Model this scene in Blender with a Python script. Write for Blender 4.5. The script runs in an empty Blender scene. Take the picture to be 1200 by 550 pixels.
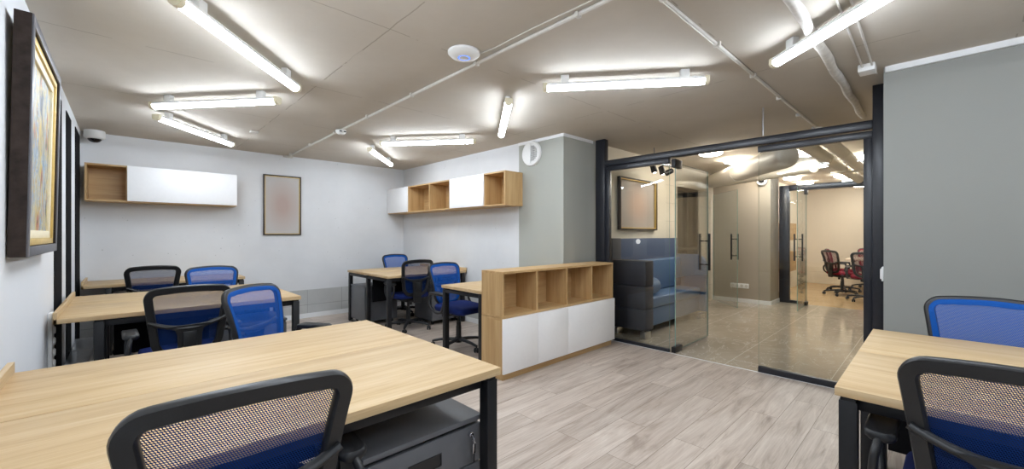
import bpy, bmesh, math, random
from mathutils import Vector, Matrix
random.seed(7)
PI = math.pi
scene = bpy.context.scene
COL = scene.collection
def rad(d): return d * PI / 180

# ------------------------------------------------------------------ materials
def srgb(r, g, b):
    def f(c):
        c /= 255.0
        return c / 12.92 if c <= 0.04045 else ((c + 0.055) / 1.055) ** 2.4
    return (f(r), f(g), f(b), 1.0)

class NT:
    """tiny node-tree helper"""
    def __init__(self, name):
        self.m = bpy.data.materials.new(name)
        self.m.use_nodes = True
        self.t = self.m.node_tree
        self.n = self.t.nodes
        self.bsdf = self.n['Principled BSDF']
        self.out = self.n['Material Output']
    def add(self, kind, **kw):
        x = self.n.new(kind)
        for k, v in kw.items(): setattr(x, k, v)
        return x
    def link(self, a, b): self.t.links.new(a, b)
    def coords(self, scale=(1, 1, 1), loc=(0, 0, 0), rot=(0, 0, 0)):
        tc = self.add('ShaderNodeTexCoord'); mp = self.add('ShaderNodeMapping')
        mp.inputs['Scale'].default_value = scale
        mp.inputs['Location'].default_value = loc
        mp.inputs['Rotation'].default_value = rot
        self.link(tc.outputs['Object'], mp.inputs['Vector'])
        return mp.outputs['Vector']
    def noise(self, vec, scale, detail=4, rough=.55, dist=0):
        x = self.add('ShaderNodeTexNoise')
        x.inputs['Scale'].default_value = scale; x.inputs['Detail'].default_value = detail
        x.inputs['Roughness'].default_value = rough; x.inputs['Distortion'].default_value = dist
        self.link(vec, x.inputs['Vector'])
        return x.outputs['Fac']
    def ramp(self, fac, stops):
        r = self.add('ShaderNodeValToRGB')
        while len(r.color_ramp.elements) < len(stops): r.color_ramp.elements.new(0.5)
        for e, (p, c) in zip(r.color_ramp.elements, stops):
            e.position = p; e.color = c
        self.link(fac, r.inputs['Fac'])
        return r.outputs['Color']
    def mix(self, a, b, fac, mode='MIX'):
        x = self.add('ShaderNodeMix', data_type='RGBA', blend_type=mode)
        for s, v in ((x.inputs[0], fac), (x.inputs[6], a), (x.inputs[7], b)):
            if hasattr(v, 'is_linked') or hasattr(v, 'links'): self.link(v, s)
            else: s.default_value = v
        return x.outputs[2]
    def math(self, op, a, b=None):
        x = self.add('ShaderNodeMath', operation=op)
        for s, v in ((x.inputs[0], a), (x.inputs[1], b)):
            if v is None: continue
            if hasattr(v, 'links'): self.link(v, s)
            else: s.default_value = v
        return x.outputs[0]
    def bump(self, h, strength=.2, dist=.01):
        b = self.add('ShaderNodeBump')
        b.inputs['Strength'].default_value = strength; b.inputs['Distance'].default_value = dist
        self.link(h, b.inputs['Height'])
        self.link(b.outputs['Normal'], self.bsdf.inputs['Normal'])
    def base(self, c):
        s = self.bsdf.inputs['Base Color']
        if hasattr(c, 'links'): self.link(c, s)
        else: s.default_value = c
    def set(self, rough=.5, metal=0, spec=.5):
        self.bsdf.inputs['Roughness'].default_value = rough
        self.bsdf.inputs['Metallic'].default_value = metal
        self.bsdf.inputs['Specular IOR Level'].default_value = spec
        return self.m

def plain(name, c, rough=.5, metal=0, spec=.5, var=.06, scale=30, bump=0):
    n = NT(name)
    v = n.noise(n.coords(), scale, 3)
    c2 = tuple(min(1, x * (1 - var)) for x in c[:3]) + (1,)
    c3 = tuple(min(1, x * (1 + var)) for x in c[:3]) + (1,)
    n.base(n.ramp(v, [(.3, c2), (.7, c3)]))
    if bump: n.bump(v, bump, .002)
    return n.set(rough, metal, spec)

def wood(name, axis, a, b, c, rough=.45):
    """oak laminate; grain runs along the given axis"""
    n = NT(name)
    sc = [9.0, 9.0, 9.0]; sc['XYZ'.index(axis)] = .55
    v = n.coords(sc)
    g1 = n.noise(v, 2.2, 6, .62, .35)
    sc2 = [60.0, 60.0, 60.0]; sc2['XYZ'.index(axis)] = 1.6
    g2 = n.noise(n.coords(sc2), 3.0, 3, .6)
    col = n.ramp(g1, [(.28, a), (.5, b), (.72, c)])
    fine = n.ramp(g2, [(.35, (.86, .84, .80, 1)), (.6, (1, 1, 1, 1))])
    n.base(n.mix(col, fine, .7, 'MULTIPLY'))
    n.bump(g2, .04, .001)
    return n.set(rough, 0, .4)

def concrete(name, c, speck=True, rough=.8, dark=.9, tint=None):
    n = NT(name)
    v = n.coords()
    big = n.noise(v, 1.3, 5, .6)
    c2 = tuple(x * dark for x in c[:3]) + (1,)
    col = n.ramp(big, [(.3, c2), (.68, c)])
    if speck:
        vo = n.add('ShaderNodeTexVoronoi'); vo.inputs['Scale'].default_value = 11
        vo.inputs['Randomness'].default_value = 1
        n.link(v, vo.inputs['Vector'])
        sp = n.math('LESS_THAN', vo.outputs['Distance'], .07)
        mask = n.math('GREATER_THAN', n.noise(v, 2.1, 2), .5)
        col = n.mix(col, tuple(x * .55 for x in c[:3]) + (1,), n.math('MULTIPLY', n.math('MULTIPLY', sp, mask), .7))
    n.base(col)
    n.bump(n.noise(v, 60, 4), .12, .003)
    return n.set(rough, 0, .25)

OAK = (srgb(182, 151, 109), srgb(198, 171, 130), srgb(208, 185, 148))
OAKY = (srgb(176, 140, 92), srgb(194, 160, 112), srgb(206, 174, 128))
M = {}
M['desk_wood'] = wood('desk_oak_laminate', 'X', *OAK, rough=.5)
M['desk_wood_y'] = wood('desk_oak_laminate_cross', 'Y', *OAK, rough=.5)
M['shelf_x'] = wood('cabinet_oak_grain_x', 'X', *OAKY)
M['shelf_y'] = wood('cabinet_oak_grain_y', 'Y', *OAKY)
M['shelf_z'] = wood('cabinet_oak_grain_z', 'Z', *OAKY)
M['white_door'] = plain('white_satin_lacquer', srgb(244, 244, 244), .35, var=.01)
M['black_metal'] = plain('black_powder_coat', srgb(24, 25, 28), .42, spec=.4, var=.1)
M['frame_metal'] = plain('charcoal_powder_coat', srgb(33, 35, 42), .3, spec=.5, var=.08)
M['black_plastic'] = plain('black_moulded_plastic', srgb(27, 28, 30), .38, spec=.5, var=.08, scale=200, bump=.05)
M['grey_steel'] = plain('grey_painted_steel', srgb(96, 98, 102), .38, spec=.4, var=.03)
M['chrome'] = plain('chrome', srgb(200, 200, 205), .18, 1, var=.03)
M['steel'] = plain('brushed_stainless_steel', srgb(190, 192, 194), .28, 1, var=.12, scale=6)
M['white_plastic'] = plain('white_plastic', srgb(232, 233, 232), .4, var=.015)
M['white_paint'] = plain('white_trim_paint', srgb(228, 230, 231), .5, var=.015)
M['conduit'] = plain('painted_conduit', srgb(206, 203, 196), .5, var=.05)
M['wrap'] = plain('wrapped_pipe_lagging', srgb(205, 201, 193), .7, var=.12, scale=25, bump=.5)
M['duct'] = plain('white_painted_duct', srgb(226, 220, 208), .5, var=.03)
M['cream_cap'] = plain('cream_end_cap', srgb(226, 218, 190), .45, var=.02)
M['dark_lens'] = plain('dark_smoked_dome', srgb(18, 20, 24), .08, var=.05)
M['mat_gold'] = plain('gold_inner_frame', srgb(212, 182, 110), .4, .25, var=.08)
M['mat_cream'] = plain('cream_mount', srgb(235, 225, 195), .6, var=.04)
M['dark_frame'] = plain('dark_wood_frame', srgb(56, 46, 42), .5, var=.2, scale=40)
M['bronze_frame'] = plain('mottled_bronze_frame', srgb(52, 43, 39), .7, spec=.2, var=.4, scale=18)
M['grey_frame'] = plain('grey_frame_edge', srgb(92, 92, 98), .4, var=.08)
M['sofa_blue'] = plain('blue_grey_leatherette', srgb(76, 106, 144), .42, var=.06, scale=60, bump=.1)
M['sofa_dark'] = plain('dark_grey_upholstery', srgb(50, 51, 60), .6, var=.08, scale=90, bump=.1)
M['wall_white'] = concrete('white_concrete_paint', srgb(222, 224, 226))
M['wall_left'] = concrete('white_plaster', srgb(226, 229, 233), speck=False, dark=.96)
M['col_grey'] = concrete('pale_green_grey_paint', srgb(168, 170, 163), speck=False, dark=.97)
M['wall_grey'] = concrete('mid_grey_paint', srgb(145, 146, 142), speck=False, dark=.97)
M['wall_cream'] = concrete('cream_plaster', srgb(226, 218, 202), speck=False, dark=.96)
M['wall_taupe'] = concrete('taupe_paint', srgb(164, 155, 141), speck=False, dark=.97)
M['meeting_white'] = concrete('warm_white_concrete', srgb(232, 224, 210), dark=.95)
M['black_panel'] = plain('matt_black_wall_panel', srgb(18, 18, 21), .9, spec=.1, var=.1)
M['seat_blue'] = plain('navy_seat_fabric', srgb(20, 36, 92), .85, spec=.2, var=.18, scale=260, bump=.3)
M['seat_red'] = plain('maroon_seat_fabric', srgb(120, 24, 42), .85, spec=.2, var=.18, scale=260, bump=.3)
M['border_blue'] = plain('blue_mesh_border', srgb(8, 74, 152), .75, spec=.2, var=.12, scale=300, bump=.2)
M['border_red'] = plain('maroon_mesh_border', srgb(140, 34, 54), .75, spec=.2, var=.12, scale=300, bump=.2)
M['table_top'] = plain('pale_table_laminate', srgb(226, 214, 196), .35, var=.03)

def mesh_fabric(name, front, back, hole=.5):
    n = NT(name)
    tc = n.add('ShaderNodeTexCoord'); sx = n.add('ShaderNodeSeparateXYZ')
    n.link(tc.outputs['Object'], sx.inputs[0])
    P = .0056
    k = 2 * PI / P
    ax = n.math('SINE', n.math('MULTIPLY', n.math('ADD', sx.outputs['X'], n.math('MULTIPLY', sx.outputs['Z'], .5)), k))
    az = n.math('SINE', n.math('MULTIPLY', n.math('SUBTRACT', sx.outputs['Z'], n.math('MULTIPLY', sx.outputs['X'], .0)), k))
    s = n.math('ADD', ax, az)
    hole_f = n.math('GREATER_THAN', s, hole)
    geo = n.add('ShaderNodeNewGeometry')
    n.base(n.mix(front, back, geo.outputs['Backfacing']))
    n.set(.7, 0, .25)
    tr = n.add('ShaderNodeBsdfTransparent'); mx = n.add('ShaderNodeMixShader')
    n.link(hole_f, mx.inputs[0]); n.link(n.bsdf.outputs[0], mx.inputs[1]); n.link(tr.outputs[0], mx.inputs[2])
    n.link(mx.outputs[0], n.out.inputs['Surface'])
    return n.m
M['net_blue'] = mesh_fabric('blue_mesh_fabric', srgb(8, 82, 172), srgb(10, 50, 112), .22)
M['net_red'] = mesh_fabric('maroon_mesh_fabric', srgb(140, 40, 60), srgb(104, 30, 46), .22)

def glass(name, tint, refl=1.0):
    n = NT(name)
    fr = n.add('ShaderNodeFresnel'); fr.inputs['IOR'].default_value = 1.45
    tr = n.add('ShaderNodeBsdfTransparent'); tr.inputs['Color'].default_value = tint
    gl = n.add('ShaderNodeBsdfGlossy'); gl.inputs['Roughness'].default_value = .0
    mx = n.add('ShaderNodeMixShader')
    n.link(n.math('MULTIPLY', fr.outputs[0], refl), mx.inputs[0])
    n.link(tr.outputs[0], mx.inputs[1]); n.link(gl.outputs[0], mx.inputs[2])
    n.link(mx.outputs[0], n.out.inputs['Surface'])
    return n.m
M['glass'] = glass('clear_toughened_glass', (.975, .987, .98, 1), .5)
M['glass_edge'] = plain('green_glass_edge', srgb(120, 150, 140), .15, var=.05)
M['dark_glass'] = plain('dark_glazing', srgb(20, 22, 22), .06, var=.05)

def emit(name, c, s):
    n = NT(name)
    e = n.add('ShaderNodeEmission')
    e.inputs['Color'].default_value = c; e.inputs['Strength'].default_value = s
    n.link(e.outputs[0], n.out.inputs['Surface'])
    return n.m
M['led'] = emit('led_diffuser', (.90, .985, 1.09, 1), 36)
M['lamp'] = emit('warm_lamp_diffuser', (1, .925, .81, 1), 37)
M['spot'] = emit('warm_spot_bulb', (1, .88, .70, 1), 45)
M['led_blue'] = emit('blue_status_ring', srgb(110, 150, 255), 1.2)

def floor_mat():
    n = NT('grey_brown_laminate_planks')
    v = n.coords()
    br = n.add('ShaderNodeTexBrick')
    br.offset = .37; br.offset_frequency = 2; br.squash = 1
    br.inputs['Scale'].default_value = 1
    br.inputs['Brick Width'].default_value = 1.25; br.inputs['Row Height'].default_value = .19
    br.inputs['Mortar Size'].default_value = .0016; br.inputs['Mortar Smooth'].default_value = .2
    br.inputs['Bias'].default_value = 0
    br.inputs['Color1'].default_value = (0, 0, 0, 1); br.inputs['Color2'].default_value = (1, 1, 1, 1)
    br.inputs['Mortar'].default_value = (.5, .5, .5, 1)
    n.link(v, br.inputs['Vector'])
    # shift the grain from plank to plank
    sep = n.add('ShaderNodeSeparateColor'); n.link(br.outputs['Color'], sep.inputs[0])
    cmb = n.add('ShaderNodeCombineXYZ')
    n.link(n.math('MULTIPLY', sep.outputs[0], 7.0), cmb.inputs[0]); n.link(n.math('MULTIPLY', sep.outputs[0], 3.0), cmb.inputs[1])
    add = n.add('ShaderNodeVectorMath', operation='ADD')
    n.link(n.coords((.9, 7, 1)), add.inputs[0]); n.link(cmb.outputs[0], add.inputs[1])
    wv = n.noise(add.outputs[0], 1.6, 6, .62, 1.1)
    col = n.ramp(wv, [(.25, srgb(146, 131, 119)), (.45, srgb(187, 173, 161)), (.7, srgb(209, 198, 187))])
    add2 = n.add('ShaderNodeVectorMath', operation='ADD')
    n.link(n.coords((2.2, 70, 1)), add2.inputs[0]); n.link(cmb.outputs[0], add2.inputs[1])
    g = n.noise(add2.outputs[0], 1.5, 4, .6, .4)
    col = n.mix(col, n.ramp(g, [(.35, (.80, .78, .76, 1)), (.62, (1, 1, 1, 1))]), .8, 'MULTIPLY')
    tone = n.ramp(sep.outputs[0], [(0, (.88, .87, .86, 1)), (1, (1.06, 1.06, 1.06, 1))])
    col = n.mix(col, tone, 1.0, 'MULTIPLY')
    col = n.mix(col, srgb(120, 104, 92), br.outputs['Fac'])
    n.base(col); n.bump(g, .05, .001)
    return n.set(.42, 0, .35)
M['floor'] = floor_mat()

def tile_mat(name, c1, c2, vein, bw, rh, loc, grout, rough, rot=(0, 0, 0), veins=.7, offset=.5, msize=.003):
    n = NT(name)
    v = n.coords((1, 1, 1), loc, rot)
    br = n.add('ShaderNodeTexBrick'); br.offset = offset; br.offset_frequency = 2
    br.inputs['Scale'].default_value = 1
    br.inputs['Brick Width'].default_value = bw; br.inputs['Row Height'].default_value = rh
    br.inputs['Mortar Size'].default_value = msize; br.inputs['Mortar Smooth'].default_value = .1
    n.link(v, br.inputs['Vector'])
    cl = n.noise(n.coords(), 1.6, 6, .6, .6)
    col = n.ramp(cl, [(.3, c1), (.7, c2)])
    if veins:
        w = n.noise(n.coords((1.0, 2.2, 1), (3, 1, 0), (0, 0, .5)), 1.5, 5, .55, 1.6)
        d = n.math('ABSOLUTE', n.math('SUBTRACT', w, .5))
        vm = n.ramp(d, [(0, (1, 1, 1, 1)), (.012, (0, 0, 0, 1))])
        col = n.mix(col, vein, n.math('MULTIPLY', vm, veins))
    col = n.mix(col, grout, br.outputs['Fac'])
    n.base(col)
    return n.set(rough, 0, .5)
M['tile_floor'] = tile_mat('polished_beige_marble_tile', srgb(168, 156, 138), srgb(186, 174, 156), srgb(220, 212, 198), 1.6, .8, (0.3, .16, 0), srgb(224, 216, 202), .09)
M['meeting_floor'] = tile_mat('ochre_tile', srgb(176, 148, 108), srgb(196, 168, 126), srgb(210, 190, 150), .8, .8, (0, 0, 0), srgb(160, 136, 100), .25, veins=.2)
M['dado_x'] = tile_mat('grey_concrete_dado_tile', srgb(172, 174, 173), srgb(190, 192, 191), srgb(150, 150, 150), .52, .7, (.05, .2, 0), srgb(140, 142, 142), .5, (PI / 2, 0, 0), .1, 0)
M['dado_y'] = tile_mat('grey_concrete_dado_tile_side', srgb(172, 174, 173), srgb(190, 192, 191), srgb(150, 150, 150), .52, .7, (.05, .2, 0), srgb(140, 142, 142), .5, (PI / 2, 0, PI / 2), .1, 0)
M['wall_tile'] = tile_mat('pale_stone_wall_tile', srgb(214, 206, 188), srgb(228, 220, 204), srgb(200, 190, 172), .6, .3, (0, 0, 0), srgb(188, 180, 164), .5, (PI / 2, 0, 0), .15)

def ceiling_mat():
    n = NT('beige_painted_concrete_ceiling')
    v = n.coords((1, 1, 1), (1.1, .32, 0))
    br = n.add('ShaderNodeTexBrick'); br.offset = 0
    br.inputs['Scale'].default_value = 1
    br.inputs['Brick Width'].default_value = 2.2; br.inputs['Row Height'].default_value = 1.24
    br.inputs['Mortar Size'].default_value = .005; br.inputs['Mortar Smooth'].default_value = .5
    dist = n.add('ShaderNodeVectorMath', operation='ADD')
    nz = n.add('ShaderNodeTexNoise'); nz.inputs['Scale'].default_value = 9; nz.inputs['Detail'].default_value = 4
    n.link(v, nz.inputs['Vector'])
    sc = n.add('ShaderNodeVectorMath', operation='SCALE'); sc.inputs['Scale'].default_value = .018
    n.link(nz.outputs['Color'], sc.inputs[0]); n.link(v, dist.inputs[0]); n.link(sc.outputs[0], dist.inputs[1])
    n.link(dist.outputs[0], br.inputs['Vector'])
    big = n.noise(v, 1.1, 6, .65)
    col = n.ramp(big, [(.3, srgb(192, 185, 174)), (.7, srgb(203, 197, 187))])
    brk = n.math('MULTIPLY', br.outputs['Fac'], n.math('GREATER_THAN', n.noise(v, 3.2, 3), .47))
    col = n.mix(col, srgb(150, 142, 128), n.math('MULTIPLY', brk, .65))
    n.base(col)
    h = n.math('ADD', n.math('MULTIPLY', br.outputs['Fac'], -.6), n.math('MULTIPLY', n.noise(v, 45, 4), .25))
    n.bump(h, .25, .006)
    return n.set(.85, 0, .2)
M['ceiling'] = ceiling_mat()

def abstract_mat():
    n = NT('abstract_paint_strokes')
    v = n.coords((1, 3.2, 1.1))
    a = n.noise(v, 2.4, 6, .65, 1.4)
    b = n.noise(n.coords((1, 4.5, 1.5), (4, 2, 7)), 2.6, 5, .7, 1.0)
    c = n.ramp(a, [(.34, srgb(40, 78, 128)), (.41, srgb(110, 156, 196)), (.46, srgb(190, 186, 160)), (.50, srgb(206, 172, 50)), (.54, srgb(170, 160, 110)), (.58, srgb(186, 86, 64)), (.64, srgb(54, 92, 58))])
    d = n.ramp(b, [(.38, srgb(30, 34, 46)), (.43, srgb(96, 112, 132)), (.48, srgb(196, 176, 84)), (.52, srgb(188, 188, 182)), (.57, srgb(96, 142, 180)), (.63, srgb(196, 156, 24))])
    n.base(n.mix(c, d, n.ramp(n.noise(n.coords((1, 3, 1.2), (9, 9, 9)), 3, 4), [(.42, (0, 0, 0, 1)), (.56, (1, 1, 1, 1))])))
    n.bump(a, .5, .004)
    return n.set(.5)
M['abstract'] = abstract_mat()

def print_mat(name, edge, mid, sx, sz):
    """a soft blot of colour printed on the sheet (local X/Z plane, centre of the sheet at the origin)"""
    n = NT(name)
    gr = n.add('ShaderNodeTexGradient', gradient_type='SPHERICAL')
    n.link(n.coords((sx, 0, sz)), gr.inputs[0])
    n.base(n.ramp(gr.outputs['Fac'], [(.1, edge), (.8, mid)]))
    return n.set(.45, 0, .3)
M['print_grey'] = print_mat('grey_print_rosy_centre', srgb(186, 182, 178), srgb(176, 156, 146), 3.4, 2.1)
M['print_warm'] = print_mat('grey_print_peach_centre', srgb(178, 170, 164), srgb(194, 168, 150), 2.2, 2.6)

# ------------------------------------------------------------------ mesh builder
class MB:
    def __init__(self): self.bm = bmesh.new()
    def box(self, x0, x1, y0, y1, z0, z1, bev=0, seg=2):
        if x0 > x1: x0, x1 = x1, x0
        if y0 > y1: y0, y1 = y1, y0
        if z0 > z1: z0, z1 = z1, z0
        bm = self.bm
        v = [bm.verts.new((x, y, z)) for x in (x0, x1) for y in (y0, y1) for z in (z0, z1)]
        fs = [bm.faces.new([v[i] for i in q]) for q in ((0, 1, 3, 2), (4, 6, 7, 5), (0, 4, 5, 1), (2, 3, 7, 6), (0, 2, 6, 4), (1, 5, 7, 3))]
        if bev:
            es = list({e for f in fs for e in f.edges})
            bmesh.ops.bevel(bm, geom=es, offset=bev, segments=seg, profile=.5, affect='EDGES')
        return self
    def sweep(self, pts, frames, sec, closed=False):
        """pts; frames = list of (A,B) axes; sec = list of (a,b) or function(i)->list"""
        bm = self.bm; rings = []
        for i, (p, (A, B)) in enumerate(zip(pts, frames)):
            s = sec(i) if callable(sec) else sec
            rings.append([bm.verts.new(p + A * a + B * b) for a, b in s])
        n = len(rings); m = len(rings[0])
        for i in range(n if closed else n - 1):
            r0, r1 = rings[i], rings[(i + 1) % n]
            for j in range(m):
                bm.faces.new((r0[j], r0[(j + 1) % m], r1[(j + 1) % m], r1[j]))
        if not closed:
            bm.faces.new(rings[0][::-1]); bm.faces.new(rings[-1])
        return self
    def tube(self, pts, r, seg=10, closed=False, flat=None):
        pts = [Vector(p) for p in pts]
        n = len(pts); fr = []; prev = None
        for i in range(n):
            if closed: t = pts[(i + 1) % n] - pts[i - 1]
            else: t = pts[min(i + 1, n - 1)] - pts[max(i - 1, 0)]
            t.normalize()
            if prev is None:
                up = Vector((0, 0, 1)) if abs(t.z) < .9 else Vector((1, 0, 0))
                a = t.cross(up).normalized()
            else:
                a = (prev - t * prev.dot(t)).normalized()
            prev = a
            fr.append((a, t.cross(a).normalized()))
        rr = r if callable(r) else (lambda i: r)
        fx = flat or 1
        def sec(i): return [(rr(i) * math.cos(2 * PI * k / seg), rr(i) * fx * math.sin(2 * PI * k / seg)) for k in range(seg)]
        return self.sweep(pts, fr, sec, closed)
    def lathe(self, prof, c=(0, 0, 0), axis='Z', seg=28, close=True):
        """prof = [(r, h)] along the axis"""
        c = Vector(c); bm = self.bm; rings = []
        ax = {'Z': (Vector((1, 0, 0)), Vector((0, 1, 0)), Vector((0, 0, 1))),
              'X': (Vector((0, 1, 0)), Vector((0, 0, 1)), Vector((1, 0, 0))),
              'Y': (Vector((0, 0, 1)), Vector((1, 0, 0)), Vector((0, 1, 0)))}[axis]
        for r, h in prof:
            if r < 1e-6: rings.append([bm.verts.new(c + ax[2] * h)])
            else: rings.append([bm.verts.new(c + ax[0] * r * math.cos(2 * PI * k / seg) + ax[1] * r * math.sin(2 * PI * k / seg) + ax[2] * h) for k in range(seg)])
        for a, b in zip(rings, rings[1:]):
            for k in range(seg):
                k2 = (k + 1) % seg
                if len(a) == 1 and len(b) == 1: continue
                if len(a) == 1: bm.faces.new((a[0], b[k2], b[k]))
                elif len(b) == 1: bm.faces.new((a[k], a[k2], b[0]))
                else: bm.faces.new((a[k], a[k2], b[k2], b[k]))
        if close:
            if len(rings[0]) > 1: bm.faces.new(rings[0][::-1])
            if len(rings[-1]) > 1: bm.faces.new(rings[-1])
        return self
    def prism(self, poly, axis, a0, a1, bev=0):
        bm = self.bm
        def P(u, v, w):
            return {'X': (w, u, v), 'Y': (u, w, v), 'Z': (u, v, w)}[axis]
        A = [bm.verts.new(P(u, v, a0)) for u, v in poly]; B = [bm.verts.new(P(u, v, a1)) for u, v in poly]
        n = len(poly)
        fs = [bm.faces.new(A[::-1]), bm.faces.new(B)]
        for i in range(n): fs.append(bm.faces.new((A[i], A[(i + 1) % n], B[(i + 1) % n], B[i])))
        if bev:
            bmesh.ops.bevel(bm, geom=list(set(fs[0].edges) | set(fs[1].edges)), offset=bev, segments=2, profile=.5, affect='EDGES')
        return self
    def xf(self, mat):
        bmesh.ops.transform(self.bm, matrix=mat, verts=self.bm.verts); return self
    def build(self, name, mat, parent=None, smooth=40, loc=None, rot=None, recalc=True):
        if recalc: bmesh.ops.recalc_face_normals(self.bm, faces=self.bm.faces)
        me = bpy.data.meshes.new(name); self.bm.to_mesh(me); self.bm.free()
        mats = mat if isinstance(mat, (list, tuple)) else [mat]
        for m in mats: me.materials.append(m)
        if smooth:
            me.shade_smooth(); me.set_sharp_from_angle(angle=rad(smooth))
        o = bpy.data.objects.new(name, me); COL.objects.link(o)
        if parent: o.parent = parent
        if loc: o.location = loc
        if rot: o.rotation_euler = rot
        return o

def thing(name, label, cat, loc=(0, 0, 0), rz=0, group=None):
    o = bpy.data.objects.new(name, None); COL.objects.link(o)
    o.empty_display_size = .1
    o.location = loc; o.rotation_euler = (0, 0, rz)
    o['label'] = label; o['category'] = cat
    if group: o['group'] = group
    return o
def tag(o, label, cat, group=None):
    o['label'] = label; o['category'] = cat
    if group: o['group'] = group
    return o
def struct(o, label=None):
    o['kind'] = 'structure'
    if label: o['label'] = label; o['category'] = 'structure'
    return o
def copy_tree(o, parent=None):
    c = o.copy(); COL.objects.link(c)
    if parent: c.parent = parent
    for ch in list(o.children): copy_tree(ch, c)
    return c
def smooth_path(pts, n=8, closed=False):
    """Catmull-Rom through the points"""
    P = [Vector(p) for p in pts]; out = []; N = len(P)
    rng = range(N) if closed else range(N - 1)
    for i in rng:
        p0 = P[i - 1] if (closed or i > 0) else P[0] * 2 - P[1]
        p1 = P[i]; p2 = P[(i + 1) % N]
        p3 = P[(i + 2) % N] if (closed or i + 2 < N) else P[-1] * 2 - P[-2]
        for k in range(n):
            t = k / n
            out.append(.5 * ((2 * p1) + (-p0 + p2) * t + (2 * p0 - 5 * p1 + 4 * p2 - p3) * t * t + (-p0 + 3 * p1 - 3 * p2 + p3) * t ** 3))
    if not closed: out.append(P[-1])
    return out
def round_poly(pts, radii, n=7):
    out = []; N = len(pts)
    for i in range(N):
        p = Vector(pts[i]); a = Vector(pts[i - 1]); b = Vector(pts[(i + 1) % N]); r = radii[i]
        da = (a - p).normalized(); db = (b - p).normalized()
        half = da.angle(db) / 2; d = r / math.tan(half)
        c = p + (da + db).normalized() * (r / math.sin(half))
        s = p + da * d; e = p + db * d
        a0 = math.atan2(*(s - c).yx); a1 = math.atan2(*(e - c).yx)
        while a1 - a0 > PI: a1 -= 2 * PI
        while a1 - a0 < -PI: a1 += 2 * PI
        for k in range(n + 1):
            t = a0 + (a1 - a0) * k / n
            out.append((c.x + r * math.cos(t), c.y + r * math.sin(t)))
    return out

# ------------------------------------------------------------------ room data
CE = 2.45            # ceiling
XL = -.36            # left wall
YB = 6.68            # back wall
XS = 3.66            # wall with the wall shelf / column face
YC = 2.97            # column return
XP = 4.28            # glass partition
XR = 3.85            # right grey wall
YF = -2.3            # wall behind the photographer

# floors, ceiling
struct(MB().box(XL - .1, 4.25, YF - .1, YB + .1, -.08, 0).build('floor', M['floor'], smooth=0))
struct(MB().box(4.265, 9.02, -1.2, 3.2, -.08, 0).build('floor_lobby', M['tile_floor'], smooth=0))
struct(MB().box(9.02, 13.4, -1.2, 3.2, -.08, 0).build('floor_meeting', M['meeting_floor'], smooth=0))
struct(MB().box(4.25, 4.265, -.2, 2.97, -.08, .002).build('trim_threshold', M['white_paint'], smooth=0))
struct(MB().box(XL - .1, 13.4, YF - .1, YB + .1, CE, CE + .1).build('ceiling', M['ceiling'], smooth=0))
# walls of the office
struct(MB().box(XL - .1, XL, YF, YB + .1, 0, CE).build('wall_left', M['wall_left'], smooth=0))
struct(MB().box(XL, XS + .8, YB, YB + .1, 0, CE).build('wall_back', M['wall_white'], smooth=0))
struct(MB().box(XS, XS + .1, 3.70, YB, 0, CE).build('wall_right', M['wall_white'], smooth=0))
struct(MB().box(XS, 4.40, YC, 3.70, 0, CE).build('wall_column', M['col_grey'], smooth=0))
struct(MB().box(XR, 4.34, YF, .255, 0, CE).build('wall_near_right', M['wall_grey'], smooth=0))
struct(MB().box(XL, XR, YF - .1, YF, 0, CE).build('wall_front', M['wall_left'], smooth=0))
# ceiling trims
struct(MB().box(XS - .012, XS, YC - .012, 3.70, CE - .035, CE).build('trim_1', M['white_paint'], smooth=0))
struct(MB().box(XS, 4.23, YC - .012, YC, CE - .035, CE).build('trim_2', M['white_paint'], smooth=0))
struct(MB().box(XR - .02, XR, YF, .245, CE - .04, CE).build('trim_3', M['white_paint'], smooth=0))
# dado tiles and baseboards
struct(MB().box(XL, XS, YB - .008, YB, .07, .43).build('trim_4', M['dado_x'], smooth=0))
struct(MB().box(XS - .008, XS, 3.70, YB - .008, .07, .43).build('trim_5', M['dado_y'], smooth=0))
struct(MB().box(XL, XS, YB - .016, YB, 0, .07).build('baseboard_back', M['white_paint'], smooth=0))
struct(MB().box(XS - .016, XS, 3.0, YB - .016, 0, .07).build('baseboard_right', M['white_paint'], smooth=0))
# lobby and meeting room walls
struct(MB().box(4.40, 6.28, 3.0, 3.1, 0, CE).build('wall_lobby', M['wall_cream'], smooth=0))
w = MB(); w.box(6.28, 6.84, 3.06, 3.2, 0, CE); w.box(7.77, 8.44, 3.06, 3.2, 0, CE); w.box(6.84, 7.77, 3.06, 3.2, 2.11, CE)
struct(w.build('wall_lobby_tiled', M['wall_tile'], smooth=0))
d = MB(); d.box(6.84, 6.90, 3.08, 3.16, 0, 2.11); d.box(7.71, 7.77, 3.08, 3.16, 0, 2.11); d.box(6.90, 7.71, 3.08, 3.16, 2.05, 2.11); d.box(7.28, 7.33, 3.08, 3.16, 0, 2.05); d.box(6.9, 7.71, 3.08, 3.16, 1.0, 1.05)
dd = struct(d.build('door_1', M['black_metal'], smooth=0))
MB().box(6.90, 7.71, 3.12, 3.14, 0, 2.05).build('dark_pane', M['dark_glass'], dd, smooth=0)
struct(MB().box(8.44, 9.0, 2.07, 3.2, 0, CE).build('wall_taupe', M['wall_taupe'], smooth=0))
struct(MB().box(8.425, 8.44, 2.055, 3.06, 0, .07).build('baseboard_taupe', M['white_paint'], smooth=0))
struct(MB().box(8.44, 9.0, 2.055, 2.07, 0, .07).build('baseboard_return', M['white_paint'], smooth=0))
struct(MB().box(9.0, 13.3, 2.42, 2.52, 0, CE).build('wall_meeting_left', M['meeting_white'], smooth=0))
struct(MB().box(13.2, 13.3, -1.2, 2.42, 0, CE).build('wall_meeting_back', M['meeting_white'], smooth=0))
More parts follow.
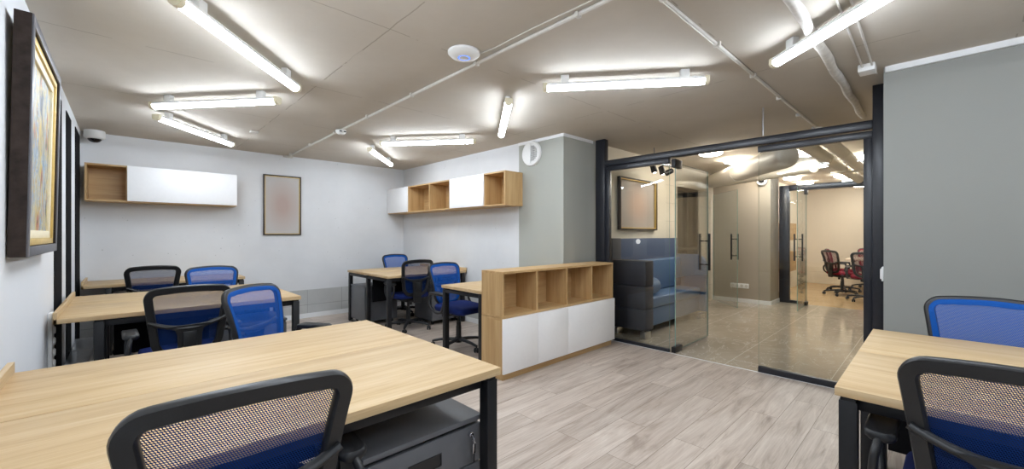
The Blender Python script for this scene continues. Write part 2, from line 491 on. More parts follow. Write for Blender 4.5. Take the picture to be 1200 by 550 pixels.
struct(MB().box(4.34, 13.3, -1.2, -1.1, 0, CE).build('wall_lobby_right', M['wall_cream'], smooth=0))
struct(MB().box(13.185, 13.2, -1.1, 2.42, 0, .43).build('trim_6', M['wall_tile'], smooth=0))

# black wall panels of the left wall
for y0, y1, zt, lab in ((4.28, 4.72, 2.32, 'tall black wall panel nearest the abstract painting on the left wall'),
                        (5.08, 5.50, 2.33, 'middle one of the tall black panels on the left wall'),
                        (5.95, 6.48, 2.36, 'tall black wall panel nearest the back corner below the dome camera')):
    tag(MB().box(XL, XL + .006, y0, y1, .0, zt, .001).build('wall_panel', M['black_panel'], smooth=0), lab, 'wall panel', 'black panels on the left wall')

# ------------------------------------------------------------------ LED battens
def batten(a, b, label):
    a = Vector(a); b = Vector(b); c = (a + b) / 2; L = 1.16
    d = b - a; rz = math.atan2(d.y, d.x)
    t = thing('ceiling_batten_light', label, 'light', (c.x, c.y, 2.33), rz, 'linear LED ceiling lights')
    return t
def batten_parts(t, L=1.16):
    h = L / 2
    MB().box(-h + .03, h - .03, -.031, .031, .0412, .060, .002).build('housing', M['white_plastic'], t)
    arc = [(-.031, .041)] + [(.031 * math.cos(rad(180 + 180 * k / 16)), .036 + .028 * math.sin(rad(180 + 180 * k / 16))) for k in range(17)] + [(.031, .041)]
    MB().prism(arc, 'X', -h + .03, h - .03).build('diffuser', M['led'], t)
    for s in (-1, 1):
        cap = [(.032 * math.cos(PI + PI * k / 12), .034 + .029 * math.sin(PI + PI * k / 12)) for k in range(13)] + [(.030, .062), (-.030, .062)]
        MB().prism(cap, 'X', s * (h - .03), s * h).build('end_cap', M['cream_cap'], t)
    for s in (-1, 1):
        MB().box(s * .42 - .03, s * .42 + .03, -.02, .02, .060, .1195, .004).build('mounting_block', M['white_plastic'], t)
BATTENS = [((.167, 2.42), (.928, 3.288), 'long ceiling light running off the top edge of the photo above the front desk'),
           ((.177, 4.562), (.896, 3.693), 'ceiling light lying nearly level in view, above the left back corner of desks'),
           ((.211, 4.978), (.937, 5.863), 'ceiling light slanting down to the wall above the white wall cabinet'),
           ((2.233, 4.962), (3.017, 5.877), 'shortest looking ceiling light, in the far corner by the oak wall shelf'),
           ((2.232, 4.562), (2.922, 3.717), 'ceiling light lying level in view in front of the oak wall shelf'),
           ((2.228, 2.361), (3.02, 3.338), 'ceiling light pointing away toward the round wall vent, seen end on'),
           ((2.237, 2.012), (2.971, 1.103), 'long level ceiling light in front of the glass partition header'),
           ((2.975, .705), (2.24, -.16), 'ceiling light over the right desk, cut off by the top edge of the photo'),
           ((.167, 1.95), (.93, 1.06), 'unseen ceiling light added above the photographer on the left side'),  # from here on: unseen lights added to brighten the foreground, carrying on the zigzag
           ((2.237, -.55), (2.975, -1.42), 'unseen ceiling light added behind the photographer on the right side'),
           ((.167, -.05), (.93, .82), 'unseen ceiling light added straight over the photographer'),
           ((.167, -.45), (.93, -1.35), 'unseen ceiling light added behind the photographer on the left side')]
first = None
for a, b, lab in BATTENS:
    A = Vector(a); B = Vector(b); c = (A + B) / 2; rz = math.atan2(B.y - A.y, B.x - A.x)
    if first is None:
        first = batten(a, b, lab); batten_parts(first)
    else:
        o = copy_tree(first); o.location = (c.x, c.y, 2.33); o.rotation_euler = (0, 0, rz); o['label'] = lab

# ------------------------------------------------------------------ ceiling fittings
# conduit along the room
t = thing('cable_conduit', 'thin white conduit running along the ceiling to the back wall, past the smoke detector', 'conduit', (1.72, 2.8, CE))
MB().tube([(.03, 3.88, -.014), (0, 0, -.014), (0, -4.9, -.014)], .011, 8).build('tube', M['conduit'], t)
for k in range(9):
    y = 3.6 - k * .85
    MB().box(-.018, .018, y - .012, y + .012, -.030, 0, .004).build('clip', M['conduit'], t)
MB().box(-.03, .09, 3.80, 3.86, -.03, 0, .006).build('end_fitting', M['conduit'], t)
t = thing('cable_conduit', 'thin white conduit crossing the ceiling above the glass partition header', 'conduit', (3.2, .92, CE))
MB().tube([(-1.44, .01, -.014), (2.6, -.03, -.014)], .011, 8).build('tube', M['conduit'], t)
for k in range(6):
    MB().box(-1.3 + k * .7 - .012, -1.3 + k * .7 + .012, -.022, .018, -.030, 0, .004).build('clip', M['conduit'], t)
# smoke detector on the conduit
t = thing('smoke_detector', 'small white smoke detector fixed on the ceiling conduit', 'detector', (1.72, 4.52, CE - .026))
MB().lathe([(.0, -.045), (.03, -.045), (.045, -.03), (.055, -.012), (.055, 0), (0, 0)], seg=24).build('body', M['white_plastic'], t)
for s in (-1, 1): MB().box(s * .022 - .012, s * .022 + .012, -.056, -.044, -.024, -.012).build('vent_slot', M['dark_lens'], t)
# wireless access point
t = thing('access_point', 'round white ceiling access point with a blue ring, left of the conduit', 'access point', (1.565, 2.08, CE))
MB().lathe([(0, -.045), (.05, -.043), (.085, -.034), (.102, -.018), (.102, -.006), (.09, 0), (0, 0)], seg=40).build('body', M['white_plastic'], t)
MB().lathe([(.030, -.0445), (.036, -.0450), (.040, -.0435), (.036, -.0425), (.030, -.0425)], seg=32, close=False).build('status_ring', M['led_blue'], t)
tag(MB().tube([(1.655, 2.03, CE - .005), (1.67, 1.9, CE - .005), (1.665, 1.6, CE - .005), (1.68, 1.2, CE - .005), (1.68, .4, CE - .005)], .004, 6).build('cable', M['conduit']), 'thin white cable from the round access point along the ceiling', 'cable')
# wrapped pipe
pts = [(2.0 + .12 * k, .485 +   .005 * math.sin(k * 1.1), CE - .034 - .002 * math.sin(k * 2.1)) for k in range(27)]
tag(MB().tube(pts, lambda i: .027 + .002 * math.sin(i * 1.9), 12).build('wrapped_pipe', M['wrap']), 'thick white lagged pipe on the ceiling over the glass partition', 'pipe')
# junction box with wires
t = thing('junction_box', 'white junction box on the ceiling beside the right wall corner', 'junction box', (3.72, .33, CE))
MB().box(-.06, .06, -.045, .045, -.05, 0, .006).build('box', M['white_plastic'], t)
for y in (-.03, .02):
    MB().tube([(-.06, y, -.02), (-.3, y, -.008), (-1.3, y - .01, -.008)], .006, 8).build('wire', M['conduit'], t)
MB().tube([(.06, -.02, -.02), (.10, -.03, -.02), (.13, -.04, -.03)], .006, 8).build('wire', M['conduit'], t)
tag(MB().box(1.02, 1.10, 5.30, 5.37, CE - .02, CE, .004).build('patch_plate', M['conduit']), 'small beige blank plate on the ceiling near the back wall', 'plate')
tag(MB().tube([(XP - .03, 1.10, 2.19), (XP - .03, 1.10, CE)], .006, 8).build('hanger_rod', M['steel']), 'thin steel rod hanging the partition header from the ceiling', 'rod')

# dome camera in the corner
t = thing('security_camera', 'white dome security camera in the upper left back corner', 'camera', (-.245, 6.56, CE))
MB().lathe([(0, 0), (.085, 0), (.088, -.01), (.088, -.075), (.078, -.088), (.066, -.092), (0, -.092)], seg=32).build('housing', M['white_plastic'], t)
MB().lathe([(.060, -.090), (.056, -.104), (.043, -.120), (.024, -.130), (0, -.133)], seg=28, close=False).build('dome', M['dark_lens'], t)

# round wall vent
t = thing('wall_vent', 'round white wall vent high on the grey column beside the oak wall shelf', 'vent', (XS, 3.465, 2.285))
MB().lathe([(.10, 0), (.155, 0), (.158, -.012), (.150, -.030), (.135, -.034), (.128, -.024), (.10, -.02)], axis='X', seg=40, close=False).build('rim', M['white_plastic'], t)
MB().lathe([(0, -.008), (.13, -.008), (.13, -.0015), (0, -.0015)], axis='X', seg=32, close=False).build('backing', M['dark_lens'], t)
m = MB()
for k in range(-6, 7):
    y = k * .019; hh = math.sqrt(max(0, .130 ** 2 - y * y))
    if hh > .02:
        m.box(-.026, -.018, y - .002, y + .002, -hh, hh); m.box(-.025, -.019, -hh, hh, y - .002, y + .002)
m.build('grille', M['white_plastic'], t)
half = [(.131 * math.cos(PI / 2 + PI * k / 20 ) , .131 * math.sin(PI / 2 + PI * k / 20)) for k in range(21)]
MB().prism([(-u, v) for u, v in half], 'X', -.036, -.029, .002).build('blank_half', M['white_plastic'], t)

# ------------------------------------------------------------------ wall cabinets and shelves
WT = .018
def bd(name, mat, t, *b): return MB().box(*b).build(name, M[mat], t, smooth=0)
def cab_left():
    t = thing('wall_cabinet', 'oak wall cabinet with one open cubby and a long white door on the back wall', 'cabinet', (-.316, 6.385, 1.651))
    W = 1.386; D = .293; H = .414
    bd('bottom_board', 'shelf_x', t, 0, W, 0.0, D, 0, WT); bd('top_board', 'shelf_x', t, 0, W, 0, D, H - WT, H); bd('back_board', 'shelf_x', t, WT, W - WT, D - .008, D, WT, H - WT)
    bd('side_panel', 'shelf_z', t, 0, WT, 0, D, WT, H - WT); bd('side_panel', 'shelf_z', t, W - WT, W, 0, D, WT, H - WT); bd('divider', 'shelf_z', t, .328, .328 + WT, 0, D - .008, WT, H - WT)
    MB().box(.338, W, -.019, -.001, .012, H, .0015).build('door', M['white_door'], t)
cab_left()
def cab_right():
    # local: x = into the wall (0 front .31 back), y along the wall
    t = thing('wall_shelf', 'long oak wall shelf with two white doors and three open cubbies beside the column', 'shelf', (3.352, 3.632, 1.640))
    L = 3.03; D = .306; H = .425
    b = [0, .399, 1.137, 1.697, 2.338, L]      # bays from the near end
    bd('bottom_board', 'shelf_y', t, 0, D, 0, L, 0, WT); bd('top_board', 'shelf_y', t, 0, D, 0, L, H - WT, H); bd('back_board', 'shelf_y', t, D - .008, D, WT, L - WT, WT, H - WT)
    for k, y in enumerate(b):
        y0 = y if k == 0 else (L - WT if k == len(b) - 1 else y - WT / 2)
        inner = 0 < k < len(b) - 1
        bd('divider' if inner else 'side_panel', 'shelf_z', t, 0, D - .008 if inner else D, y0, y0 + WT, WT, H - WT)
    MB().box(-.019, -.001, b[1] - .005, b[2] + .005, .010, H - .002, .0015).build('door', M['white_door'], t)
    MB().box(-.019, -.001, b[4] - .005, L, .010, H - .002, .0015).build('door', M['white_door'], t)
cab_right()
def bookshelf():
    t = thing('low_bookcase', 'low oak bookcase with four open cubbies over three white doors by the glass partition', 'bookcase', (2.375, 2.605, 0))
    W = 1.745; D = .285; H = .953; HM = .545
    MB().box(.012, W - .02, .012, D, 0, .075).build('plinth', M['shelf_x'], t, smooth=0)
    # lower cabinet body
    bd('bottom_board', 'shelf_x', t, 0, W, .0, D, .075, .075 + WT); bd('middle_board', 'shelf_x', t, 0, W, 0, D, HM - .02, HM - .003); bd('back_board', 'shelf_x', t, WT, W - WT, D - .008, D, .075 + WT, HM - .02)
    for x in (0, W - WT): bd('lower_side', 'shelf_z', t, x, x + WT, 0, D, .075 + WT, HM - .02)
    xs = [(-.006, .436), (.439, .889), (.892, W + .004)]
    for a, b in xs: MB().box(a, b, -.020, -.002, .062, HM - .004, .0015).build('door', M['white_door'], t)
    # upper open unit
    bd('cubby_board', 'shelf_x', t, 0, W, 0, D, HM, HM + .02); bd('top_board', 'shelf_x', t, 0, W, 0, D, H - .02, H); bd('cubby_back', 'shelf_x', t, WT, W - WT, D - .008, D, HM + .02, H - .02)
    for k, x in enumerate((0, .436, .884, 1.318, W - WT)): bd('divider' if 0 < k < 4 else 'upper_side', 'shelf_z', t, x, x + WT, 0.001, D - .001, HM + .02, H - .02)
bookshelf()

# ------------------------------------------------------------------ pictures
def framed(name, label, w, h, depth, frame, inner, pr, loc, rot, fw=.022, iw=.016):
    """sheet in the local X/Z plane facing -Y, origin at the back centre"""
    t = thing(name, label, 'picture', loc); t.rotation_euler = rot
    m = MB()
    def ring(m, W, Hh, wd, y0, y1, bev=.002):
        m.box(-W / 2, -W / 2 + wd, y0, y1, -Hh / 2, Hh / 2, bev); m.box(W / 2 - wd, W / 2, y0, y1, -Hh / 2, Hh / 2, bev)
        m.box(-W / 2 + wd, W / 2 - wd, y0, y1, Hh / 2 - wd, Hh / 2, bev); m.box(-W / 2 + wd, W / 2 - wd, y0, y1, -Hh / 2, -Hh / 2 + wd, bev)
    ring(m, w, h, fw, -depth, 0); m.build('frame', frame, t)
    m = MB(); ring(m, w - 2 * fw, h - 2 * fw, iw, -depth + .008, -.002, .001); m.build('inner_frame', inner, t)
    MB().box(-w / 2 + fw + iw, w / 2 - fw - iw, -.012, -.004, -h / 2 + fw + iw, h / 2 - fw - iw).build('print', pr, t, smooth=0)
    return t
framed('framed_picture', 'upright framed grey print with a rosy centre on the back wall', .50, .88, .028, M['dark_frame'], M['mat_gold'], M['print_grey'], (1.687, YB, 1.71), (0, 0, 0), .018, .009)
framed('framed_picture', 'framed print with a peach centre above the sofa behind the glass', 1.05, .73, .05, M['dark_frame'], M['mat_gold'], M['print_warm'], (5.37, 2.995, 1.71), (0, 0, 0), .02, .014)

# abstract painting: local x = out of the wall (0 back), y along wall, z up; tilts forward at the top
t = thing('abstract_painting', 'colourful abstract painting in a deep dark frame, tilted on the left wall', 'painting', (-.3555, 2.68, 1.183))
t.rotation_euler = (0, rad(1.0), 0)
W, Hh, D = 1.02, 1.05, .057
m = MB()
m.box(0, D - .006, 0, .045, 0, Hh); m.box(0, D - .006, W - .045, W, 0, Hh); m.box(0, D - .006, .045, W - .045, Hh - .045, Hh); m.box(0, D - .006, .045, W - .045, 0, .045)
m.build('outer_frame', M['bronze_frame'], t, smooth=0)
m = MB()
for a in ((0, .045, 0, Hh), (W - .045, W, 0, Hh), (.045, W - .045, Hh - .045, Hh), (.045, W - .045, 0, .045)):
    m.box(D - .006, D, a[0], a[1], a[2], a[3], .002)
m.build('face_moulding', M['grey_frame'], t)
m = MB()
a0, a1 = .046, .078
for a in ((a0, a1, a0, Hh - a0), (W - a1, W - a0, a0, Hh - a0), (a1, W - a1, Hh - a1, Hh - a0), (a1, W - a1, a0, a1)):
    m.box(.012, D - .012, a[0], a[1], a[2], a[3], .004)
m.build('gold_slip', M['mat_gold'], t)
m = MB()
a0, a1 = .078, .118
for a in ((a0, a1, a0, Hh - a0), (W - a1, W - a0, a0, Hh - a0), (a1, W - a1, Hh - a1, Hh - a0), (a1, W - a1, a0, a1)):
    m.box(.012, D - .022, a[0], a[1], a[2], a[3], .003)
m.build('cream_slip', M['mat_cream'], t)
MB().box(.012, .024, .118, W - .118, .118, Hh - .118).build('canvas', M['abstract'], t, smooth=0)

# ------------------------------------------------------------------ desks
DT = .75; TH = .026
def desk_top(t, x0, x1, y0, y1, mat='desk_wood'):
    MB().box(x0, x1, y0, y1, DT - .030, DT, .0015).build('tabletop', M[mat], t)
def leg(t, cx, cy, w=.05, d=.05):
    MB().box(cx - w / 2, cx + w / 2, cy - d / 2, cy + d / 2, 0, DT - .045, .002).build('leg', M['black_metal'], t)
def bench(name, label, x0, x1, y0, ym, y1, left_in=.2, right_in=.035, upL=True, upR=False, grp='bench desks'):
    """two desktops back to back; the user sides look along Y"""
    t = thing(name, label, 'desk', (x0, y0, 0), 0, grp)
    L = x1 - x0; A = ym - y0; B = y1 - y0
    desk_top(t, 0, L, 0, A - .0015); 
    if B > A: desk_top(t, 0, L, A + .0015, B)
    ys = [.035, A, B - .035] if B > A else [.035, B - .035]
    xl, xr = left_in, L - right_in
    for x in (xl, xr):
        for y in ys: leg(t, x, y)
    for x in (xl, xr):
        m = MB(); m.box(x - .025, x + .025, .06, B - .06, DT - .075, DT - .045, .002)
        for y in ys: m.box(x - .02, x + .02, y - .02, y + .02, DT - .046, DT - .030)
        if B > A: m.box(x - .02, x + .02, A - .04, A + .04, DT - .060, DT - .0455)
        m.build('end_beam', M['black_metal'], t)
        MB().box(x - .02, x + .02, .06, B - .06, .0, .02, .002).build('foot_rail', M['black_metal'], t)
    for y in ([.06, A - .05, A + .05, B - .06] if B > A else [.06, B - .06]):
        MB().box(xl, xr, y - .012, y + .012, DT - .080, DT - .040, .002).build('cross_beam', M['black_metal'], t)
    if upL:
        for a, b in (((0, A - .0015), (A + .0015, B)) if B > A else ((0, B),)):
            MB().box(-.0005, .018, a, b, DT - .030, DT + .042, .0015).build('upstand', M['desk_wood_y'], t)
    if upR:
        for a, b in (((0, A - .0015), (A + .0015, B)) if B > A else ((0, B),)):
            MB().box(L - .018, L + .0005, a, b, DT - .030, DT + .042, .0015).build('upstand', M['desk_wood_y'], t)
    if B > A:
        MB().box(xl + .06, xr - .06, A - .009, A + .009, .34, DT - .085, .002).build('modesty_panel', M['black_panel'], t)
    return t
bench('bench_desk', 'large double oak desk in the foreground with a grey drawer unit under it', XL + .038, 1.085, 1.20, 1.82, 2.44, left_in=.11)
bench('bench_desk', 'double oak desk against the left wall, second from the front', XL + .038, 1.10, 3.78, 4.42, 5.08)
bench('bench_desk', 'oak desk farthest left, standing along the back wall under the white cabinet', XL + .038, 1.10, 6.02, 6.66, 6.66)
bench('bench_desk', 'double oak desk below the oak wall shelf, behind the two blue chairs', 2.40, 3.645, 4.78, 5.42, 6.06, left_in=.035, right_in=.05, upL=False, upR=True)
bench('bench_desk', 'single oak desk partly hidden behind the low bookcase', 2.41, 3.645, 2.935, 3.60, 3.60, left_in=.035, right_in=.12, upL=False, upR=True)
# right desk: long axis along Y
t = thing('bench_desk', 'double oak desk at the right edge between two blue chairs', 'desk', (1.79, .245, 0), 0, 'bench desks')
desk_top(t, 0, .6235, -1.4, 0, 'desk_wood_y'); desk_top(t, .6265, 1.25, -1.4, 0, 'desk_wood_y')
for x in (.035, .625, 1.215):
    for y in (-.035, -1.3): leg(t, x, y, .055, .05)
for y in (-.035, -1.3):
    m = MB(); m.box(.06, 1.19, y - .025, y + .025, DT - .075, DT - .045, .002)
    for x in (.035, .625, 1.215): m.box(x - .026, x + .026, y - .02, y + .02, DT - .046, DT - .030)
    m.build('end_beam', M['black_metal'], t)
    MB().box(.06, 1.19, y - .02, y + .02, 0, .02, .002).build('foot_rail', M['black_metal'], t)
for x in (.06, .575, .675, 1.19): MB().box(x - .012, x + .012, -1.3, -.035, DT - .080, DT - .040, .002).build('cross_beam', M['black_metal'], t)
MB().box(.616, .634, -1.24, -.10, .34, DT - .085, .002).build('modesty_panel', M['black_panel'], t)

# ------------------------------------------------------------------ drawer units
def pedestal():
    """front faces -Y, origin bottom centre"""
    t = thing('drawer_unit', '', 'drawers', (0, 0, 0), 0, 'grey mobile drawer units')
    W, D, H = .49, .45, .55
    m = MB(); m.box(-W / 2, -W / 2 + .016, 0, D, .06, H - .02, .001); m.box(W / 2 - .016, W / 2, 0, D, .06, H - .02, .001)
    m.box(-W / 2, W / 2, D - .012, D, .06, H - .02); m.box(-W / 2, W / 2, 0, D, .06, .075)
    m.build('carcass', M['grey_steel'], t)
    MB().box(-W / 2 - .004, W / 2 + .004, -.026, D, H - .02, H, .003).build('top', M['grey_steel'], t)
    z = .065
    for k, hh in enumerate((.15, .15, .155)):
        dr = MB().box(-W / 2, W / 2, -.02, 0, z, z + hh - .006, .002).build('drawer', M['grey_steel'], t)
        zc = z + hh * .45
        m = MB(); m.box(-.085, .055, -.0235, -.019, zc - .024, zc - .019, .001); m.box(-.085, .055, -.0235, -.019, zc + .019, zc + .024, .001)
        m.box(-.085, -.080, -.0235, -.019, zc - .019, zc + .019); m.box(.050, .055, -.0235, -.019, zc - .019, zc + .019)
        m.box(-.080, .050, -.0205, -.0195, zc - .019, zc + .019)
        m.build('handle', M['black_plastic'], dr)
        z += hh
    lk = MB().lathe([(0, -.034), (.008, -.034), (.011, -.030), (.011, -.02), (0, -.02)], (W / 2 - .055, 0, H - .065), 'Y', 18).build('lock', M['chrome'], t)
    m = MB()
    m.tube(smooth_path([(W / 2 - .055, -.036, H - .065), (W / 2 - .053, -.046, H - .080), (W / 2 - .050, -.040, H - .098), (W / 2 - .053, -.032, H - .085)], 5), .0022, 6)
    m.box(W / 2 - .0555, W / 2 - .0395, -.040, -.033, H - .140, H - .100, .003); m.box(W / 2 - .050, W / 2 - .045, -.038, -.036, H - .175, H - .14)
    m.build('key', M['chrome'], t)
    for x in (-.19, .19):
        for y in (.06, D - .06):
            MB().lathe([(0, -.012), (.022, -.012), (.026, -.006), (.026, .006), (.022, .012), (0, .012)], (x, y, .027), 'X', 16).build('caster', M['black_plastic'], t)
            MB().box(x - .016, x + .016, y - .014, y + .014, .045, .064).build('caster_fork', M['black_plastic'], t)
    return t
ped = pedestal(); ped.location = (.806, 1.305, 0); ped['label'] = 'grey drawer unit with keys in its lock under the foreground desk'
for x, y, rz, lab in ((.78, 3.95, 0, 'grey drawer unit under the second left desk, beside the blue chair armrest'),
                      (2.66, 5.94, PI, 'grey drawer unit at the far left end under the desk below the oak wall shelf'),
                      (3.355, 4.89, 0, 'grey drawer unit near the wall behind the chair with its back to us')):
    o = copy_tree(ped); o.location = (x, y, 0); o.rotation_euler = (0, 0, rz); o['label'] = lab

# ------------------------------------------------------------------ office chair
VH = .45
def bpt(u, v, off=0):
    y = -.205 - .10 * (v / VH) + .022 * math.sin(PI * v / VH) + .42 * u * u + off
    return Vector((u, y, .482 + v * 1.05))
def outline(inset=0):
    i = inset
    raw = round_poly([(-.178 + i, i), (.178 - i, i), (.232 - i, .43 - i), (-.232 + i, .43 - i)], [max(.02, .11 - i)] * 2 + [max(.012, .060 - i)] * 2, 7)
    # densify long edges
    out = []
    for k in range(len(raw)):
        a = raw[k]; b = raw[(k + 1) % len(raw)]
        n = max(1, int(math.dist(a, b) / .03))
        for j in range(n): out.append((a[0] + (b[0] - a[0]) * j / n, a[1] + (b[1] - a[1]) * j / n))
    res = []
    for u, v in out:
        w = v / .43
        res.append((u, v + .022 * (1 - (u / .232) ** 2) * w - .018 * (1 - (u / .2) ** 2) * (1 - w)))
    return res
def office_chair(name, label, net, border, seatm):
    t = thing(name, label, 'chair')
    bp = M['black_plastic']
    # seat
    sp = round_poly([(-.235, -.22), (.235, -.22), (.225, .25), (-.225, .25)], [.10, .10, .08, .08], 7)
    m = MB(); bm = m.bm; prof = [(.80, .435), (.96, .437), (1.0, .455), (1.0, .478), (.965, .495), (.85, .503), (.5, .500)]
    rings = [[bm.verts.new((x * s, y * s + .02, z - .02 * max(0, (y - .1)) / .15)) for x, y in sp] for s, z in prof]
    for a, b in zip(rings, rings[1:]):
        for k in range(len(sp)): bm.faces.new((a[k], a[(k + 1) % len(sp)], b[(k + 1) % len(sp)], b[k]))
    bm.faces.new(rings[0][::-1]); bm.faces.new(rings[-1])
    m.build('seat', seatm, t, 60)
    MB().prism([(x * .86, y * .86 + .02) for x, y in sp], 'Z', .418, .436, .004).build('seat_pan', bp, t)
    # backrest frame
    ol = outline(.021); n = len(ol)
    pts = [bpt(u, v) for u, v in ol]; fr = []
    for i in range(n):
        T = (pts[(i + 1) % n] - pts[i - 1]).normalized()
        u = ol[i][0]; N = Vector((-.84 * u, 1, .2)).normalized()
        B = T.cross(N).normalized()
        fr.append((B, B.cross(T).normalized() * (1 if B.cross(T).y > 0 else -1)))
    sec = [(.022 * c, .015 * s) for c, s in ((.75, -1), (1, -.55), (1, .55), (.75, 1), (-.6, 1), (-1, .4), (-1, -.55), (-.8, -1))]
    MB().sweep(pts, fr, sec, True).build('backrest_frame', bp, t, 50)
    # fabric border on the sitter's side
    m = MB(); bm = m.bm
    def resample(o, N=96):
        L = [0]
        for i in range(len(o)): L.append(L[-1] + math.dist(o[i], o[(i + 1) % len(o)]))
        out = []; j = 0
        for i in range(N):
            s = L[-1] * i / N
            while L[j + 1] < s: j += 1
            a = o[j]; b = o[(j + 1) % len(o)]; f = (s - L[j]) / max(1e-9, L[j + 1] - L[j])
            out.append((a[0] + (b[0] - a[0]) * f, a[1] + (b[1] - a[1]) * f))
        return out
    q1 = resample(outline(.014)); q2 = resample(outline(.041))
    # start both at matching angle about the centre
    cx, cy = 0, .215
    def rot0(q):
        i0 = min(range(len(q)), key=lambda i: abs(math.atan2(q[i][1] - cy, q[i][0] - cx)))
        return q[i0:] + q[:i0]
    q1, q2 = rot0(q1), rot0(q2); N = len(q1)
    r1 = [bm.verts.new(bpt(u, v, .013)) for u, v in q1]; r1b = [bm.verts.new(bpt(u, v, .018)) for u, v in [(a[0] * .985, (a[1] - cy) * .985 + cy) for a in q1]]
    r2 = [bm.verts.new(bpt(u, v, .017)) for u, v in q2]; r2b = [bm.verts.new(bpt(u, v, .012)) for u, v in q2]
    for A, B in ((r1, r1b), (r1b, r2), (r2, r2b), (r2b, r1)):
        for i in range(N): bm.faces.new((A[i], A[(i + 1) % N], B[(i + 1) % N], B[i]))
    m.build('mesh_border', border, t, 60)
    # net
    m = MB(); bm = m.bm
    q = rot0(resample(outline(.028))); rings = []
    for s in (1, .85, .7, .55, .4, .25, .1):
        rings.append([bm.verts.new(bpt(u * s, (v - cy) * s + cy, .0145)) for u, v in q])
    for A, B in zip(rings, rings[1:]):
        for i in range(N): bm.faces.new((A[i], B[i], B[(i + 1) % N], A[(i + 1) % N]))
    bm.faces.new(rings[-1])
    bmesh.ops.recalc_face_normals(bm, faces=bm.faces)
    bm.faces.ensure_lookup_table()
    if sum(f.normal.y for f in bm.faces) < 0: bmesh.ops.reverse_faces(bm, faces=bm.faces)
    m.build('mesh_panel', net, t, 60, recalc=False)
    # back support: dipping cross bar and spine
    m = MB()
    us = [-.205 + .41 * k / 20 for k in range(21)]
    path = [bpt(u, .235 - .055 * (1 - (u / .205) ** 2), -.016) for u in us]
    m.tube(path, lambda i: .017 + .006 * math.exp(-((i - 10) / 4.5) ** 2), 10, flat=.75)
    # frames under the bar: loft of widths
    zs = [(.200, .115, -.022), (.17, .072, -.026), (.14, .064, -.030), (.08, .062, -.034), (.0, .060, -.04), (-.06, .052, -.045), (-.095, .048, -.04)]
    bm = m.bm; rr = []
    for v, hw, off in zs:
        ring = []
        for sx, sy in ((-1, -.010), (1, -.010), (1, .008), (-1, .008)):
            p = bpt(0, v, off + sy); p.x = sx * hw; ring.append(bm.verts.new(p))
        rr.append(ring)
    for a, b in zip(rr, rr[1:]):
        for k in range(4): bm.faces.new((a[k], a[(k + 1) % 4], b[(k + 1) % 4], b[k]))
    bm.faces.new(rr[0]); bm.faces.new(rr[-1][::-1])
    p = bpt(0, .09, -.052)
    m.box(-.036, .036, p.y - .004, p.y + .012, .53, .65, .004)
    m.box(-.05, .05, -.245, -.02, .392, .418, .006)
    m.build('back_support', bp, t, 40)
    # arms: pad over a U shaped loop
    for s in (-1, 1):
        m = MB()
        pad = round_poly([(-.041, -.125), (.041, -.125), (.039, .125), (-.039, .125)], [.03] * 4, 6)
        bm = m.bm; rings = []
        for sc, z in ((.8, .628), (1, .636), (1, .650), (.85, .658)):
            rings.append([bm.verts.new((s * .275 + x * sc, y * (1 if sc == 1 else .96) - .02, z - .9 * (y / .125) ** 2 * .012)) for x, y in pad])
        for a, b in zip(rings, rings[1:]):
            for k in range(len(pad)): bm.faces.new((a[k], a[(k + 1) % len(pad)], b[(k + 1) % len(pad)], b[k]))
        bm.faces.new(rings[0][::-1]); bm.faces.new(rings[-1])
        loop = smooth_path([(s * .275, -.12, .632), (s * .285, -.165, .585), (s * .29, -.15, .50), (s * .28, -.06, .432), (s * .28, .03, .440), (s * .288, .085, .51), (s * .283, .095, .585), (s * .275, .075, .634)], 6)
        m.tube(loop, .0125, 10, flat=1.3)
        m.tube([(s * .282, -.015, .425), (s * .23, -.01, .418), (s * .15, 0, .414)], .013, 8, flat=.6)
        m.build('armrest', bp, t, 50)
    # mechanism, gas lift
    m = MB(); m.box(-.085, .085, -.10, .10, .375, .418, .012); m.tube([(.08, .04, .392), (.19, .04, .392), (.235, .04, .385)], .007, 8)
    m.lathe([(0, .0), (.018, 0), (.022, .008), (.022, .05), (0, .05)], (0, -.06, .335), 'Z', 14)
    m.build('tilt_mechanism', bp, t)
    MB().lathe([(.0, .10), (.030, .10), (.030, .25), (.026, .252), (.026, .30), (.017, .302), (.017, .38), (0, .38)], seg=20).build('gas_lift', bp, t)
    # star base
    m = MB(); m.lathe([(0, .065), (.038, .065), (.045, .075), (.045, .115), (.036, .125), (0, .125)], seg=20)
    for k in range(5):
        a = 2 * PI * k / 5 + .3; dx, dy = math.cos(a), math.sin(a)
        path = [(dx * r, dy * r, z) for r, z in ((.03, .098), (.12, .098), (.21, .090), (.29, .074), (.305, .070))]
        m.tube(path, lambda i: (.026, .024, .021, .018, .014)[i], 10, flat=.75)
    base = m.build('star_base', bp, t, 50)
    for k in range(5):
        a = 2 * PI * k / 5 + .3; dx, dy = math.cos(a), math.sin(a)
        m = MB()
        for s in (-1, 1):
            m.lathe([(0, -.009), (.022, -.009), (.0275, -.004), (.0275, .004), (.022, .009), (0, .009)], (0, s * .015, .0275), 'Y', 18)
        m.tube([(0, 0, .03), (0, 0, .075)], .008, 8)
        hood = [(.030 * math.cos(PI * j / 8), .030 * math.sin(PI * j / 8) + .030) for j in range(9)]
        m.prism(hood, 'Y', -.006, .006)
        m.xf(Matrix.Translation((dx * .30, dy * .30, 0)) @ Matrix.Rotation(a + 1.1 + k, 4, 'Z'))
        m.build('caster', bp, base, 50)
    return t
def place(o, x, y, face, label, group):
    """x,y = where the top of the backrest is; face = heading of the sitter in degrees (90 = +Y)"""
    r = rad(face - 90)
    bx, by = 0, -.30
    o.location = (x - (bx * math.cos(r) - by * math.sin(r)), y - (bx * math.sin(r) + by * math.cos(r)), 0)
    o.rotation_euler = (0, 0, r); o['label'] = label; o['group'] = group
